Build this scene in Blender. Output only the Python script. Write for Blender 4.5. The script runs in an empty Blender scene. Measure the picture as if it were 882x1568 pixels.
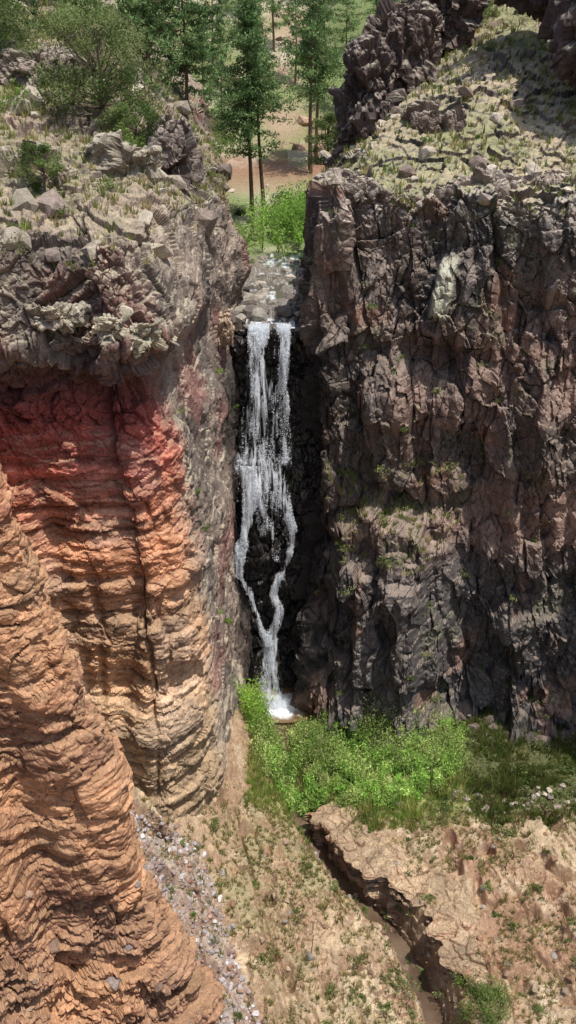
import bpy, math, numpy as np, bmesh
f32=np.float32
rng=np.random.default_rng(11)
NP=4096
PT=rng.permutation(NP).astype(np.int32)
TB=[rng.random(NP).astype(f32) for _ in range(8)]
def HI(ix,iy,iz,seed=0):
    m=NP-1
    return PT[(PT[(PT[(ix+seed*57)&m]+iy)&m]+iz)&m]
def vnoise(p,seed=0):
    b=np.floor(p).astype(np.int32); f=(p-b).astype(f32); f=f*f*(3-2*f)
    out=0
    for i in (0,1):
        wx=f[...,0] if i else 1-f[...,0]
        for j in (0,1):
            wy=f[...,1] if j else 1-f[...,1]
            for k in (0,1):
                wz=f[...,2] if k else 1-f[...,2]
                out=out+wx*wy*wz*TB[0][HI(b[...,0]+i,b[...,1]+j,b[...,2]+k,seed)]
    return out*2-1
def fbm(p,o=4,seed=0,g=.5):
    a=1;s=0;t=0
    for i in range(o):
        s=s+a*vnoise(p*(2.03**i)+i*7.3,seed+i); t+=a; a*=g
    return s/t
JIT=.66
def blocks(p,seed=0,tilt=.6):
    b=np.floor(p-.5).astype(np.int32)
    sh=p.shape[:-1]
    d1=np.full(sh,9e9,f32); d2=np.full(sh,9e9,f32); val=np.zeros(sh,f32); rid=np.zeros(sh,f32)
    for i in (0,1):
        for j in (0,1):
            for k in (0,1):
                cx=b[...,0]+i; cy=b[...,1]+j; cz=b[...,2]+k
                h=HI(cx,cy,cz,seed)
                dx=p[...,0]-(cx+.5+(TB[1][h]-.5)*JIT)
                dy=p[...,1]-(cy+.5+(TB[2][h]-.5)*JIT)
                dz=p[...,2]-(cz+.5+(TB[3][h]-.5)*JIT)
                d=dx*dx+dy*dy+dz*dz
                v=(TB[4][h]-.5)*2+tilt*2*((TB[5][h]-.5)*dx+(TB[6][h]-.5)*dy+(TB[7][h]-.5)*dz)
                n=d<d1
                d2=np.where(n,d1,np.minimum(d2,d)); val=np.where(n,v,val); rid=np.where(n,TB[5][h],rid)
                d1=np.where(n,d,d1)
    return val.astype(f32), (np.sqrt(d2)-np.sqrt(d1)).astype(f32), rid
def A(*v): return np.array(v,f32)
def sm(a,b,x):
    t=np.clip((x-a)/(b-a),0,1); return t*t*(3-2*t)
def S(r,g,b):
    c=np.array([r,g,b],float)/255
    return np.where(c<=.04045,c/12.92,((c+.055)/1.055)**2.4).astype(f32)
def mix(a,b,t): return a*(1-t[...,None])+b*t[...,None]
def rotm(ax,ay,az):
    cx,sx,cy,sy,cz,sz=math.cos(ax),math.sin(ax),math.cos(ay),math.sin(ay),math.cos(az),math.sin(az)
    return (np.array([[cz,-sz,0],[sz,cz,0],[0,0,1]])@np.array([[cy,0,sy],[0,1,0],[-sy,0,cy]])@np.array([[1,0,0],[0,cx,-sx],[0,sx,cx]])).astype(f32)
ROT=[rotm(.25,.32,.5),rotm(-.4,.3,1.1),rotm(.5,-.45,.3),rotm(-.3,.6,.8)]
ROTV=[rotm(.10,.14,.5),rotm(-.12,.10,1.1),rotm(.12,-.15,.3),rotm(-.3,.5,.8)]

# ------------------------------------------------------------ materials
def mat_new(name):
    m=bpy.data.materials.new(name); m.use_nodes=True
    nt=m.node_tree; nt.nodes.clear(); return m,nt
def N(nt,t,**k):
    n=nt.nodes.new(t)
    for a,b in k.items(): setattr(n,a,b)
    return n
def rock_mat(name,rough=.9,bump=.6,sc=1.0,spec=.25,var=(.62,1.3),stretch=None):
    m,nt=mat_new(name); L=nt.links.new
    out=N(nt,'ShaderNodeOutputMaterial'); b=N(nt,'ShaderNodeBsdfPrincipled')
    b.inputs['Roughness'].default_value=rough; b.inputs['Specular IOR Level'].default_value=spec
    at=N(nt,'ShaderNodeAttribute'); at.attribute_name='Col'
    tc=N(nt,'ShaderNodeTexCoord')
    src=tc.outputs['Object']
    if stretch:
        mp=N(nt,'ShaderNodeMapping'); mp.inputs['Scale'].default_value=stretch; L(src,mp.inputs[0]); src=mp.outputs[0]
    n1=N(nt,'ShaderNodeTexNoise'); n1.inputs['Scale'].default_value=2.2*sc; n1.inputs['Detail'].default_value=6; n1.inputs['Roughness'].default_value=.74
    n2=N(nt,'ShaderNodeTexNoise'); n2.inputs['Scale'].default_value=14*sc; n2.inputs['Detail'].default_value=2; n2.inputs['Roughness'].default_value=.7
    L(src,n1.inputs['Vector']); L(src,n2.inputs['Vector'])
    r=N(nt,'ShaderNodeMapRange'); r.inputs['From Min'].default_value=.33; r.inputs['From Max'].default_value=.67
    r.inputs['To Min'].default_value=var[0]; r.inputs['To Max'].default_value=var[1]
    L(n1.outputs['Fac'],r.inputs['Value'])
    r2=N(nt,'ShaderNodeMapRange'); r2.inputs['From Min'].default_value=.3; r2.inputs['From Max'].default_value=.7
    r2.inputs['To Min'].default_value=.72; r2.inputs['To Max'].default_value=1.28
    L(n2.outputs['Fac'],r2.inputs['Value'])
    mu=N(nt,'ShaderNodeMath',operation='MULTIPLY'); L(r.outputs[0],mu.inputs[0]); L(r2.outputs[0],mu.inputs[1])
    vm=N(nt,'ShaderNodeVectorMath',operation='SCALE'); L(at.outputs['Color'],vm.inputs[0]); L(mu.outputs[0],vm.inputs['Scale'])
    L(vm.outputs[0],b.inputs['Base Color'])
    bp=N(nt,'ShaderNodeBump'); bp.inputs['Strength'].default_value=bump; bp.inputs['Distance'].default_value=.10
    L(n1.outputs['Fac'],bp.inputs['Height']); L(bp.outputs[0],b.inputs['Normal'])
    L(b.outputs[0],out.inputs[0]); return m
def leaf_mat(name,trans=.35):
    m,nt=mat_new(name); L=nt.links.new
    out=N(nt,'ShaderNodeOutputMaterial'); b=N(nt,'ShaderNodeBsdfDiffuse'); t=N(nt,'ShaderNodeBsdfTranslucent'); mx=N(nt,'ShaderNodeMixShader')
    at=N(nt,'ShaderNodeAttribute'); at.attribute_name='Col'
    mx.inputs[0].default_value=trans
    L(at.outputs['Color'],b.inputs[0]); L(at.outputs['Color'],t.inputs[0]); L(b.outputs[0],mx.inputs[1]); L(t.outputs[0],mx.inputs[2]); L(mx.outputs[0],out.inputs[0])
    return m
M_rock=rock_mat('tuff_rock'); M_strata=rock_mat('layered_sandstone',bump=.7,stretch=(1,1,4.5),var=(.62,1.32))
M_wet=rock_mat('wet_basalt',rough=.35,spec=.5); M_soil=rock_mat('soil',bump=.5,sc=1.6,var=(.72,1.25))
M_stone=rock_mat('stone',sc=2,bump=.5); M_bark=rock_mat('bark',sc=3)
M_leaf=leaf_mat('leaves',.42); M_needle=leaf_mat('needles',.3); M_grass=leaf_mat('grass_blades',.4); M_foam=leaf_mat('foam',.5)

# ------------------------------------------------------------ mesh helpers
COLL=bpy.context.scene.collection
def mk(name,V,F,mat,col=None,smooth=False,parent=None):
    me=bpy.data.meshes.new(name); V=np.asarray(V,f32).reshape(-1,3); F=np.asarray(F,np.int32)
    k=F.shape[1]; m=len(F)
    me.vertices.add(len(V)); me.vertices.foreach_set('co',V.ravel())
    me.loops.add(m*k); me.loops.foreach_set('vertex_index',F.ravel())
    me.polygons.add(m); me.polygons.foreach_set('loop_start',np.arange(0,m*k,k,dtype=np.int32))
    me.update(calc_edges=True)
    me.polygons.foreach_set('use_smooth',np.full(m,smooth,bool))
    if col is not None:
        c=np.ones((len(V),4),f32); c[:,:3]=np.asarray(col,f32).reshape(-1,3)
        a=me.color_attributes.new('Col','FLOAT_COLOR','POINT'); a.data.foreach_set('color',c.ravel())
    me.materials.append(mat); me.update()
    o=bpy.data.objects.new(name,me); COLL.objects.link(o)
    if parent: o.parent=parent
    return o
def gridF(a,b):
    i=np.arange(a*b).reshape(a,b)
    return np.stack([i[:-1,:-1],i[1:,:-1],i[1:,1:],i[:-1,1:]],-1).reshape(-1,4)
def cr(C,t):
    n=len(C); i=np.clip(np.floor(t).astype(int),0,n-2); f=(t-i).reshape((-1,)+(1,)*(C.ndim-1))
    p1=C[i];p2=C[i+1];p0=C[np.maximum(i-1,0)];p3=C[np.minimum(i+2,n-1)]
    return .5*((2*p1)+(-p0+p2)*f+(2*p0-5*p1+4*p2-p3)*f*f+(-p0+3*p1-3*p2+p3)*f**3)
def params(w,n):
    c=np.concatenate([[0],np.cumsum(w)]); return np.interp(np.linspace(0,c[-1],n),c,np.arange(len(c)))
def normals(V):
    n=np.cross(np.gradient(V,axis=0),np.gradient(V,axis=1)); return n/(np.linalg.norm(n,axis=-1,keepdims=True)+1e-9)
def blur(V,k):
    for _ in range(k):
        W=V.copy(); W[1:-1]=(V[:-2]+2*V[1:-1]+V[2:])/4; V=W.copy(); V[:,1:-1]=(W[:,:-2]+2*W[:,1:-1]+W[:,2:])/4
    return V
def surf(C,wu,wv,nu,nv):
    V=cr(C,params(wu,nu)); V=np.swapaxes(cr(np.swapaxes(V,0,1),params(wv,nv)),0,1)
    return V.astype(f32)
def rockd(p,a=(.9,.45,.2,.09),s=(3.0,1.25,.5,.22),st=(1,1,1.3),seed=0,groove=.3,tilt=.6,rot=ROT):
    w=p+.2*np.stack([vnoise(p*.9,31),vnoise(p*.9,32),vnoise(p*.9,33)],-1)+.025*np.stack([vnoise(p*4,34),vnoise(p*4,35),vnoise(p*4,36)],-1)
    d=0; rid=None; crk=0
    for i,(aa,ss) in enumerate(zip(a,s)):
        q=((w@rot[i].T)/A(*st))/ss if rot is ROTV else ((w/A(*st))@rot[i].T)/ss
        v,e,r=blocks(q.astype(f32),seed+i*3,tilt)
        d=d+aa*v-min(aa*groove,.08)*np.exp(-e*24)
        if i==1: rid=r
        if i==2: rid=.6*rid+.4*r
        if i<3: crk=np.maximum(crk,np.exp(-e*28)*(1-.25*i))
    return d,rid,crk

# ------------------------------------------------------------ terrain height rules
def zbL(x,y):
    a=-3.0+.27*(y-28.5)+.10*(-x-5)+.5*fbm(np.stack([x*.25,y*.25,0*x],-1),3,5)
    b=-4.6+.95*(-2.2-x)+.05*(y-42)*(y>42)
    k=1.2; h=np.clip(.5+.5*(b-a)/k,0,1)
    return b*(1-h)+a*h-k*h*(1-h)
def zbR(x,y):
    a=-2.6+.50*(y-41.5)+.05*x+.5*fbm(np.stack([x*.25,y*.25,0*x],-1),3,9)
    b=-4.0+.9*(x-.6)
    k=1.2; h=np.clip(.5+.5*(b-a)/k,0,1)
    return b*(1-h)+a*h-k*h*(1-h)
def creekx(y): return np.interp(y,[40,48,58,75,95,130],[-.9,-.9,-.5,.6,.5,-3])
def zbg(x,y):
    zv=np.interp(y,[42,55,66,76,90,104,120,150,220,600],[-8.8,-8.5,-8,-7.2,-5.2,-1.2,6,22,46,70])
    w=np.interp(y,[45,60,75,95,120],[1.5,3,5.5,9,9])
    d=x-creekx(y)
    s=.62*np.maximum(0,-d-w)+.55*np.maximum(0,d-w)
    s=np.minimum(s,22+.1*s)
    return zv+s*.9+ .9*fbm(np.stack([x*.12,y*.12,0*x],-1),4,3)

# ------------------------------------------------------------ LEFT CLIFF
def build_left():
    plan=[(-30,20),(-18,25),(-13,27),(-9.5,27),(-6.8,27.2),(-4.8,26.8),(-3.6,28.2),(-3.2,31.5),(-3.0,35.5),(-3.0,39),(-2.7,42),(-2.5,47),(-3.6,54),(-6,64)]
    nrm=[(.3,-1),(.2,-1),(0,-1),(0,-1),(.05,-1),(.35,-.94),(.8,-.6),(1,-.1),(1,0),(1,0),(1,0),(1,0),(1,0),(1,0)]
    rim=[-3.2]*5+[-3.2,-3.0,-2.6,-2.3,-2.6,-3.3,-4.6,-6,-6.5]
    far=[(-70,60),(-55,70),(-42,76),(-33,80),(-28,82),(-24,84),(-20,86),(-17,88),(-14,89),(-12,90),(-10.5,91),(-9.5,92),(-9,92.5),(-8.6,93)]
    fac=[1]*6+[.75,.45,.3,.3,.3,.3,.3,.3]
    zs=[-33,-29,-25,-20,-15,-11,-8.2]; os=[2.3,1.7,1.2,.6,.1,-.1,-.7]
    shw=[0,0,0,0,.4,1,1,.7,.35,.1,0,0,0,0]
    C=[]
    for (x,y),(nx,ny),r,(fx,fy),fc,sw in zip(plan,nrm,rim,far,fac,shw):
        col=[]
        def X(z): return x+sw*float(np.interp(z,[-30,-25,-20,-15,-11,-8,-3],[-.7,-.6,-.4,-.5,-.8,-1.0,-1.1]))
        for z,o in zip(zs,os): col.append((X(z)+nx*o*fc,y+ny*o*fc,z))
        for f,o in ((.3,.4),(.42,.25),(.72,-.5),(.95,-1.5)):
            z=-8+f*(r+8); col.append((X(z)+nx*o*fc,y+ny*o*fc,z))
        x0,y0=X(-3)+nx*-2.2*fc,y+ny*-2.2*fc
        for f in (.04,.12,.25,.45,.72,1):
            xx=x0+(fx-x0)*f; yy=y0+(fy-y0)*f
            col.append((xx,yy,float(zbL(np.array([xx],f32),np.array([yy],f32))[0])))
        C.append(col)
    C=np.array(C,f32)
    V=surf(C,[1,3,9,9,9,7,7,6,5,4,3,3,2],[1,4,7,8,7,5,3.2,1.5,4,4,3,5,4.5,4,2.5,1],520,820)
    n=blur(normals(blur(V,8)),10); n/=np.linalg.norm(n,axis=-1,keepdims=True)
    if n[200,200,1]>0: n=-n
    x,y,z=V[...,0],V[...,1],V[...,2]
    front=sm(.2,.7,-n[...,1])
    lay=sm(-9.4,-10.4,z+.5*vnoise(V*.5,4))*sm(32,29,y)
    bench=sm(-3.8,-2.8,z)*sm(.5,.8,n[...,2])
    d,rid,crk=rockd(V,(.48,.32,.14,.06),(2.4,1.0,.42,.19),(1,1,1.1),0)
    d2,_,crk2=rockd(V,(.16,.09,.045,.025),(2.2,.9,.35,.16),(1.2,1.2,.62),20)
    zz=z+.35*fbm(V*A(.35,.35,.1),3,8)
    lines=np.zeros_like(z)
    for fr,am,sd in ((.75,.12,1),(1.9,.075,2),(4.6,.045,3)):
        q=np.stack([x*.12,y*.12,zz*fr],-1); v=vnoise(q,40+sd); lines=lines+am*np.clip(v*3,-1,1)
    gor=sm(27.5,30,y)*sm(.6,.9,n[...,0])
    dg=.55*fbm(V*A(.5,.22,.35),4,53)+.12*fbm(V*A(2.2,.8,1.6),4,54)+.22*d
    dm=mix((d*(1-gor)+dg*gor)[...,None],(d2+lines)[...,None],lay)[...,0]
    dm=dm*(1-.6*bench)+.18*fbm(V*1.5,4,55)*(1-lay)*(1-gor)+.16*fbm(np.stack([x*.9,y*.9,z*.12],-1),3,59)*lay
    def groove(pts,w,dep):
        pz=[p[0] for p in pts][::-1]; px=[p[1] for p in pts][::-1]
        gx=np.interp(z,pz,px)+.25*vnoise(V*A(.6,.6,1.1),50)
        dd=dep*(.6+.6*vnoise(np.stack([0*z,0*z+w*9,z*.5],-1),51))
        return -dd*np.exp(-((x-gx)/w)**2)*front*sm(pts[0][0]+.5,pts[0][0]-.8,z)*sm(pts[-1][0]-.5,pts[-1][0]+1,z)
    g=groove([(-7.5,-6.6),(-9,-6.4),(-13,-6.0),(-16,-5.6),(-19,-5.3),(-22,-5.3),(-25,-5.4)],.10,.6)
    g+=groove([(-7.5,-6.6),(-12,-6.2),(-16,-6.0),(-20,-6.5),(-29,-6.8)],.5,.6)
    g+=groove([(-10,-9.1),(-14,-8.7),(-20,-8.2),(-29,-8.0)],.7,.9)
    g+=groove([(-15,-7.5),(-29,-7.2)],.2,.35)
    g+=groove([(-13,-4.8),(-17,-4.7),(-21,-4.3)],.16,.4)
    V2=V+n*(dm+g)[...,None]
    n2=normals(V2)
    if n2[200,200,1]>0: n2=-n2
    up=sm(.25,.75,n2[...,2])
    zc=z+.45*fbm(V*.5,3,12)
    keyz=[-33,-28,-26,-24,-22.5,-21,-19,-17.5,-16,-14.5,-13,-12.2,-11,-9.8,-8.8,-8,-7.2,-6.2]
    cols=[S(176,152,121),S(168,145,115),S(132,113,90),S(170,147,118),S(150,127,100),S(192,157,122),S(188,146,110),S(146,115,91),S(172,128,98),S(198,136,100),S(160,104,80),S(190,116,90),S(184,100,84),S(166,86,76),S(140,76,70),S(112,74,68),S(102,78,72),S(130,113,105)]
    cc=np.stack([np.interp(zc,keyz,[c[i] for c in cols]) for i in range(3)],-1).astype(f32)
    thin=vnoise(np.stack([x*.1,y*.1,zz*5.5],-1),61)*.5+vnoise(np.stack([x*.15,y*.15,zz*11],-1),62)*.5+.45*vnoise(np.stack([x*.1,y*.1,zz*1.7],-1),63)
    cc=cc*(1+.75*thin*lay)[...,None]
    stain=np.clip(fbm(V*A(1.3,1.3,.12),3,66)*1.8,-1,1)
    cc=cc*(1-.3*np.clip(stain,0,1)*lay)[...,None]
    cc=mix(cc,cc.mean(-1,keepdims=True)*A(1.05,1,.92),lay*.3*sm(0,.4,fbm(V*.45,3,74)))
    grey=mix(S(110,99,91)+0*V,S(150,133,119)+0*V,sm(-.3,.4,fbm(V*.4,3,70)))
    grey=mix(grey,S(132,94,86)+0*V,sm(.05,.4,fbm(V*.33,3,71))*.8)
    grey=grey*(.65+.7*rid)[...,None]
    upz=sm(-7.3,-6.3,zc)
    gorge=sm(27.8,30.5,y)
    tg=np.clip(np.maximum(upz,gorge),0,1)
    cc=mix(cc,grey,tg)
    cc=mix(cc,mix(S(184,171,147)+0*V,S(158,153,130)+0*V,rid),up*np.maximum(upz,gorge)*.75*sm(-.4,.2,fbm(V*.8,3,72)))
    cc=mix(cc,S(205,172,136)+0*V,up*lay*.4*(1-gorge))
    soil=mix(S(160,143,121)+0*V,S(128,128,88)+0*V,sm(-.2,.3,fbm(V*.35,3,73)))
    cc=mix(cc,soil,bench*sm(.45,.8,n2[...,2])*.8)
    cc=mix(cc,cc*.45,np.where(lay>.5,crk2*.6,crk)*.3*(1-gor))
    wet=sm(36.6,38.8,y)*sm(-9.6,-11.5,z)*sm(43,41.5,y)
    cc=mix(cc,S(58,50,46)+0*V,wet*.85)
    mk('cliff',V2,gridF(*V2.shape[:2]),M_rock,cc)
    return V2,n2

# ------------------------------------------------------------ RIGHT CLIFF
def build_right():
    plan=[(3,62),(1.8,54),(1.3,47),(.9,42.8),(1.0,40.4),(1.5,38.9),(3.2,38.2),(6,37.3),(9,36.6),(13,36),(17.5,35),(20.5,31),(23,25),(28,15)]  # last columns: unseen wall bent forward and raised to throw shade on the lawn
    nrm=[(-1,0)]*3+[(-1,-.1),(-1,-.25),(-.6,-.8),(-.1,-1),(-.15,-1),(-.15,-1),(-.1,-1),(-.3,-1),(-.6,-.8),(-.9,-.6),(-.9,-.5)]
    rim=[-6,-5.4,-4.4,-2.8,-2.2,-2.1,-2.1,-2.4,-2.5,-2.6,-1.5,2,4,5]
    far=[(10,93),(11,92.5),(12,92),(13.5,91),(15,90),(17,89),(21,88),(26,86),(32,84),(40,80),(50,74),(58,66),(68,56),(80,40)]
    fac=[.1,.1,.12,.15,.2,.6,1,1,1,1,1,.6,.4,.4]
    zs=[-33,-29,-25,-20,-16,-12,-8.4]; os=[.8,.2,-.2,-.7,-1.1,-1.3,-1.9]
    C=[]
    for k,((x,y),(nx,ny),r,(fx,fy),fc) in enumerate(zip(plan,nrm,rim,far,fac)):
        col=[]
        for z,o in zip(zs,os): col.append((x+nx*o*fc,y+ny*o*fc,z))
        for f,o in ((.3,-2.1),(.6,-2.3),(.85,-2.6),(1,-3.4)):
            col.append((x+nx*o*fc,y+ny*o*fc,-8+f*(r+8)))
        x0,y0=x+nx*-4.2*fc,y+ny*-4.2*fc
        for f in (.02,.1,.22,.42,.7,1):
            xx=x0+(fx-x0)*f; yy=y0+(fy-y0)*f
            zz=float(zbR(np.array([xx],f32),np.array([yy],f32))[0])
            if k>9: zz=max(zz,r+.2+8*f)
            col.append((xx,yy,zz))
        C.append(col)
    C=np.array(C,f32)
    V=surf(C,[1,2,3,4,4,7,9,10,11,10,3,2,1],[1,5,7,7,7,6,3.5,3,3,2,2,5,5,4,2.5,1],560,840)
    n=blur(normals(blur(V,6)),8); n/=np.linalg.norm(n,axis=-1,keepdims=True)
    if n[300,200,1]>0: n=-n
    x,y,z=V[...,0],V[...,1],V[...,2]
    bench=sm(.5,.8,n[...,2])*sm(-3.4,-2.2,z)
    d,rid,crk=rockd(V,(.70,.42,.19,.075),(2.8,1.05,.46,.2),(1,1,2.5),5,tilt=.8,rot=ROTV)
    corner=sm(3.2,1.8,x)*sm(-9,-4,z)
    wallm=sm(.2,.6,-n[...,1])
    skew=x+.18*z
    rib=np.abs(fbm(np.stack([skew*.42,y*.1,z*.07],-1),3,57))
    rib2=np.abs(vnoise(np.stack([skew*1.1,y*.2,z*.16],-1),58))
    lowc=sm(-18,-21,z)
    hz=vnoise(np.stack([x*.15,y*.15,z*.8+.6*fbm(V*.3,2,49)],-1),48)
    d=d*(1-.65*bench)*(1-.5*corner)+(1.5*(rib-.25)+.5*(rib2-.3)+.25*np.clip(hz*2.5,-1,1))*(1-bench)*wallm+.10*fbm(V*2.2,4,47)*(1-bench)
    G=lambda cx,cz,sx,sz,p=2: np.exp(-np.abs((x-cx)/sx)**p-np.abs((z-cz)/sz)**p)*(1-bench)
    f=0
    top=-17.6+.8*vnoise(V*.9,2)-.4*np.abs(x-5)
    f=f+2.2*sm(2.0,3.6,x+.6*vnoise(V*.7,3))*sm(9.2,6.8,x+.6*vnoise(V*.6,6))*sm(top+.8,top-.6,z)*wallm
    f=f+.7*sm(4.0,4.4,x)*sm(7.6,7,x)*sm(-20.6,-21,z)*wallm
    slab=G(7.35+.12*(z+6.6),-6.6,.42,1.35,6)
    f=f+.75*slab*wallm
    f=f+.4*G(2.2,-10,1.1,5.,2)
    f=f-1.1*np.exp(-((z+15)/3.0)**2)*sm(41.5,39.8,y)*sm(2.6,1.2,x)
    f=f-.9*G(10.3,-12,1.4,6)*wallm
    f=f+.8*G(13,-15,1.6,6)*wallm
    f=f+.8*G(5.0,-13.5,1.8,3)*wallm-.7*G(9.2,-21,1.0,5)*wallm
    V2=V+n*(d+f)[...,None]
    n2=normals(V2)
    if n2[300,200,1]>0: n2=-n2
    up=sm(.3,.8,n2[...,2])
    t1=fbm(V*.22,4,80); t2=fbm(V*A(.9,.9,.3),3,81)
    cc=mix(S(94,86,80)+0*V,S(114,97,87)+0*V,sm(-.3,.4,t1))
    mauve=sm(-24,-19,z)*sm(-7,-10.5,z)*sm(3,7,x)
    cc=mix(cc,S(136,111,99)+0*V,mauve*sm(-.45,.25,t1+.3*t2))
    cc=mix(cc,S(80,77,76)+0*V,lowc*.85)
    cc=mix(cc,S(60,58,60)+0*V,sm(-.05,.35,t2)*sm(-15,-8,z)*.85)
    cc=mix(cc,S(142,105,88)+0*V,sm(.28,.5,fbm(V*.5,3,83))*.5)
    cc=mix(cc,S(112,112,84)+0*V,sm(.2,.5,fbm(V*.9,4,85))*.4)
    cc=cc*(.6+.8*rid)[...,None]
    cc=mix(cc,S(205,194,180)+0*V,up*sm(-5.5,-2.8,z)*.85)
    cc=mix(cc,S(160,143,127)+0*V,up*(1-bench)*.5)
    cc=mix(cc,S(176,172,152)+0*V,np.clip(slab*1.2,0,1))
    soil=mix(S(168,152,122)+0*V,S(138,136,94)+0*V,sm(-.2,.35,fbm(V*.3,3,84)))
    cc=mix(cc,soil,bench*sm(.45,.75,n2[...,2])*.9)
    cc=mix(cc,cc*.45,crk*.2)
    wet=sm(3.0,1.5,x)*sm(38.4,39.6,y)*sm(-9.3,-11,z)
    cc=mix(cc,S(44,39,38)+0*V,wet*.9)
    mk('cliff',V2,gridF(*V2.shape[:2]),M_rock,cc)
    return V2,n2

# ------------------------------------------------------------ NEAR BUTTRESS
def build_near():
    zs=[-36,-30,-25,-21.5,-18,-14.5,-11,-8.5,-6.5,-4,0]
    xe=[-1.0,-1.8,-2.9,-4.1,-4.9,-5.25,-6.1,-6.9,-8.5,-11,-15]
    rel=[(-16,6),(-9,10.5),(-5.5,13.2),(-3.4,14.9),(-1.6,16.0),(0,17),(-.5,18.4),(-1.8,20),(-4,22),(-8,24)]
    C=np.array([[(X+rx,ry+.10*(15+z),z) for z,X in zip(zs,xe)] for rx,ry in rel],f32)
    V=surf(C,[2,4,6,6,6,4,3,1.5,1],[1,4,4,5,5,5,4,3,2,1],420,640)
    n=blur(normals(V),6); n/=np.linalg.norm(n,axis=-1,keepdims=True)
    if n[150,300,1]>0: n=-n
    x,y,z=V[...,0],V[...,1],V[...,2]
    d,rid,crk=rockd(V,(.20,.12,.06,.03),(2.1,.9,.34,.15),(1.2,1.2,.6),44)
    zz=z+.30*x+.5*fbm(V*A(.35,.35,.1),3,8)
    lines=0
    for fr,am,sd in ((.7,.08,1),(1.8,.05,2),(5,.025,3)):
        lines=lines+am*np.clip(vnoise(np.stack([x*.12,y*.12,zz*fr],-1),90+sd)*2.6,-1,1)
    low=sm(-18.5,-21,z)
    rib=.8*np.clip(fbm(np.stack([x*.45+z*.16,y*.4,z*.05],-1),4,95)*1.4,-1,1)
    dpath=x-np.interp(z,[-30,-21,-18,-14,-11],[-4.4,-6.2,-6.6,-6.9,-7.6])
    V2=V+n*(d*(1+1.3*low)+lines*(1-.4*low)+rib-.55*np.exp(-(dpath/.5)**2)*sm(-10,-12,z)+.12*fbm(V*2.5,4,93))[...,None]
    n2=normals(V2)
    if n2[150,300,1]>0: n2=-n2
    thin=vnoise(np.stack([x*.1,y*.1,zz*5],-1),61)*.5+vnoise(np.stack([x*.15,y*.15,zz*10],-1),62)*.5
    t=fbm(np.stack([x*.35,y*.2,zz*.45],-1),3,97)
    cc=mix(S(176,130,97)+0*V,S(126,92,75)+0*V,sm(-.2,.25,t))
    cc=mix(cc,S(116,82,66)+0*V,.75*sm(1.6,.6,np.abs(dpath-.6))*sm(-12,-14,z)*sm(-21,-19,z)*sm(-.5,.1,fbm(V*.7,3,92)))
    cc=mix(cc,S(160,108,84)+0*V,sm(-10,-7,z))
    cc=mix(cc,S(140,116,94)+0*V,sm(.1,.45,fbm(V*.8,4,91))*.5)
    cc=cc*(1+.6*thin*(1-.5*low))[...,None]*(.85+.3*rid)[...,None]
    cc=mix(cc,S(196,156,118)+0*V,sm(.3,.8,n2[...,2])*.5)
    cc=mix(cc,cc*.45,crk*.25)
    mk('sandstone_buttress',V2,gridF(*V2.shape[:2]),M_strata,cc)
    return V2,n2

# ------------------------------------------------------------ WALL BEHIND THE FALLS + STREAM BED
def build_back():
    xs=[-5,-3.2,-2.2,-1.0,.2,1.2,3]
    pr=[(39.3,-33),(40.3,-30.5),(40.5,-27),(40.6,-22.5),(40.65,-18.5),(40.9,-17),(41.3,-13),(41.2,-10.2),(41.1,-9.15),(41.8,-8.95),(44,-8.8),(48,-8.6),(54,-8.45),(62,-8.3)]
    C=np.array([[(x,y,z) for y,z in pr] for x in xs],f32)
    V=surf(C,[1]*6,[1,3,4,4,2,4,3,1,1,2,3,3,3],220,480)
    n=normals(V)
    if n[100,100,1]>0: n=-n
    z=V[...,2]; bed=sm(-9.15,-8.95,z)
    d,rid,crk=rockd(V,(.35,.25,.14,.07),(2.0,.9,.4,.18),(1,1,1.2),60)
    d=d*(1-.4*bed)+.8*sm(-16.8,-17.6,z)*sm(-23,-20,z)*np.exp(-((V[...,0]+2.0)/1.1)**2)
    V2=V+n*d[...,None]
    n2=normals(V2)
    if n2[100,100,1]>0: n2=-n2
    cc=S(48,42,39)*(.6+.8*rid)[...,None]
    cc=mix(cc,mix(S(106,97,87)+0*V,S(150,140,126)+0*V,rid),bed)
    cc=mix(cc,S(62,68,40)+0*V,sm(.25,.5,fbm(V*.8,3,5))*(1-bed)*.4)
    mk('waterfall_rock_face',V2,gridF(*V2.shape[:2]),M_wet,cc)

# ------------------------------------------------------------ CANYON FLOOR
SP=np.array([(-.6,38.5),(-.2,36),(-.2,34),(.3,31.5),(1.25,29.8),(2.1,28.2),(3.1,26.6),(4.6,25.4),(5.5,23.8),(5.9,22),(6.2,20),(6.5,17),(6,12),(6,2)],f32)
SZ=np.array([-30.5,-30.6,-30.7,-31.0,-31.5,-31.9,-32.2,-32.5,-32.9,-33.1,-33.3,-33.6,-34,-35],f32)
def streamd(x,y):
    best=np.full(x.shape,1e9,f32); zz=np.zeros(x.shape,f32); side=np.zeros(x.shape,f32)
    for i in range(len(SP)-1):
        a=SP[i]; b=SP[i+1]; e=b-a; l=float(e@e)
        t=np.clip(((x-a[0])*e[0]+(y-a[1])*e[1])/l,0,1)
        dx=x-(a[0]+t*e[0]); dy=y-(a[1]+t*e[1]); d=np.sqrt(dx*dx+dy*dy)
        m=d<best; best=np.where(m,d,best); zz=np.where(m,SZ[i]+(SZ[i+1]-SZ[i])*t,zz); side=np.where(m,np.sign(dx),side)
    return best,zz,side
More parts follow.
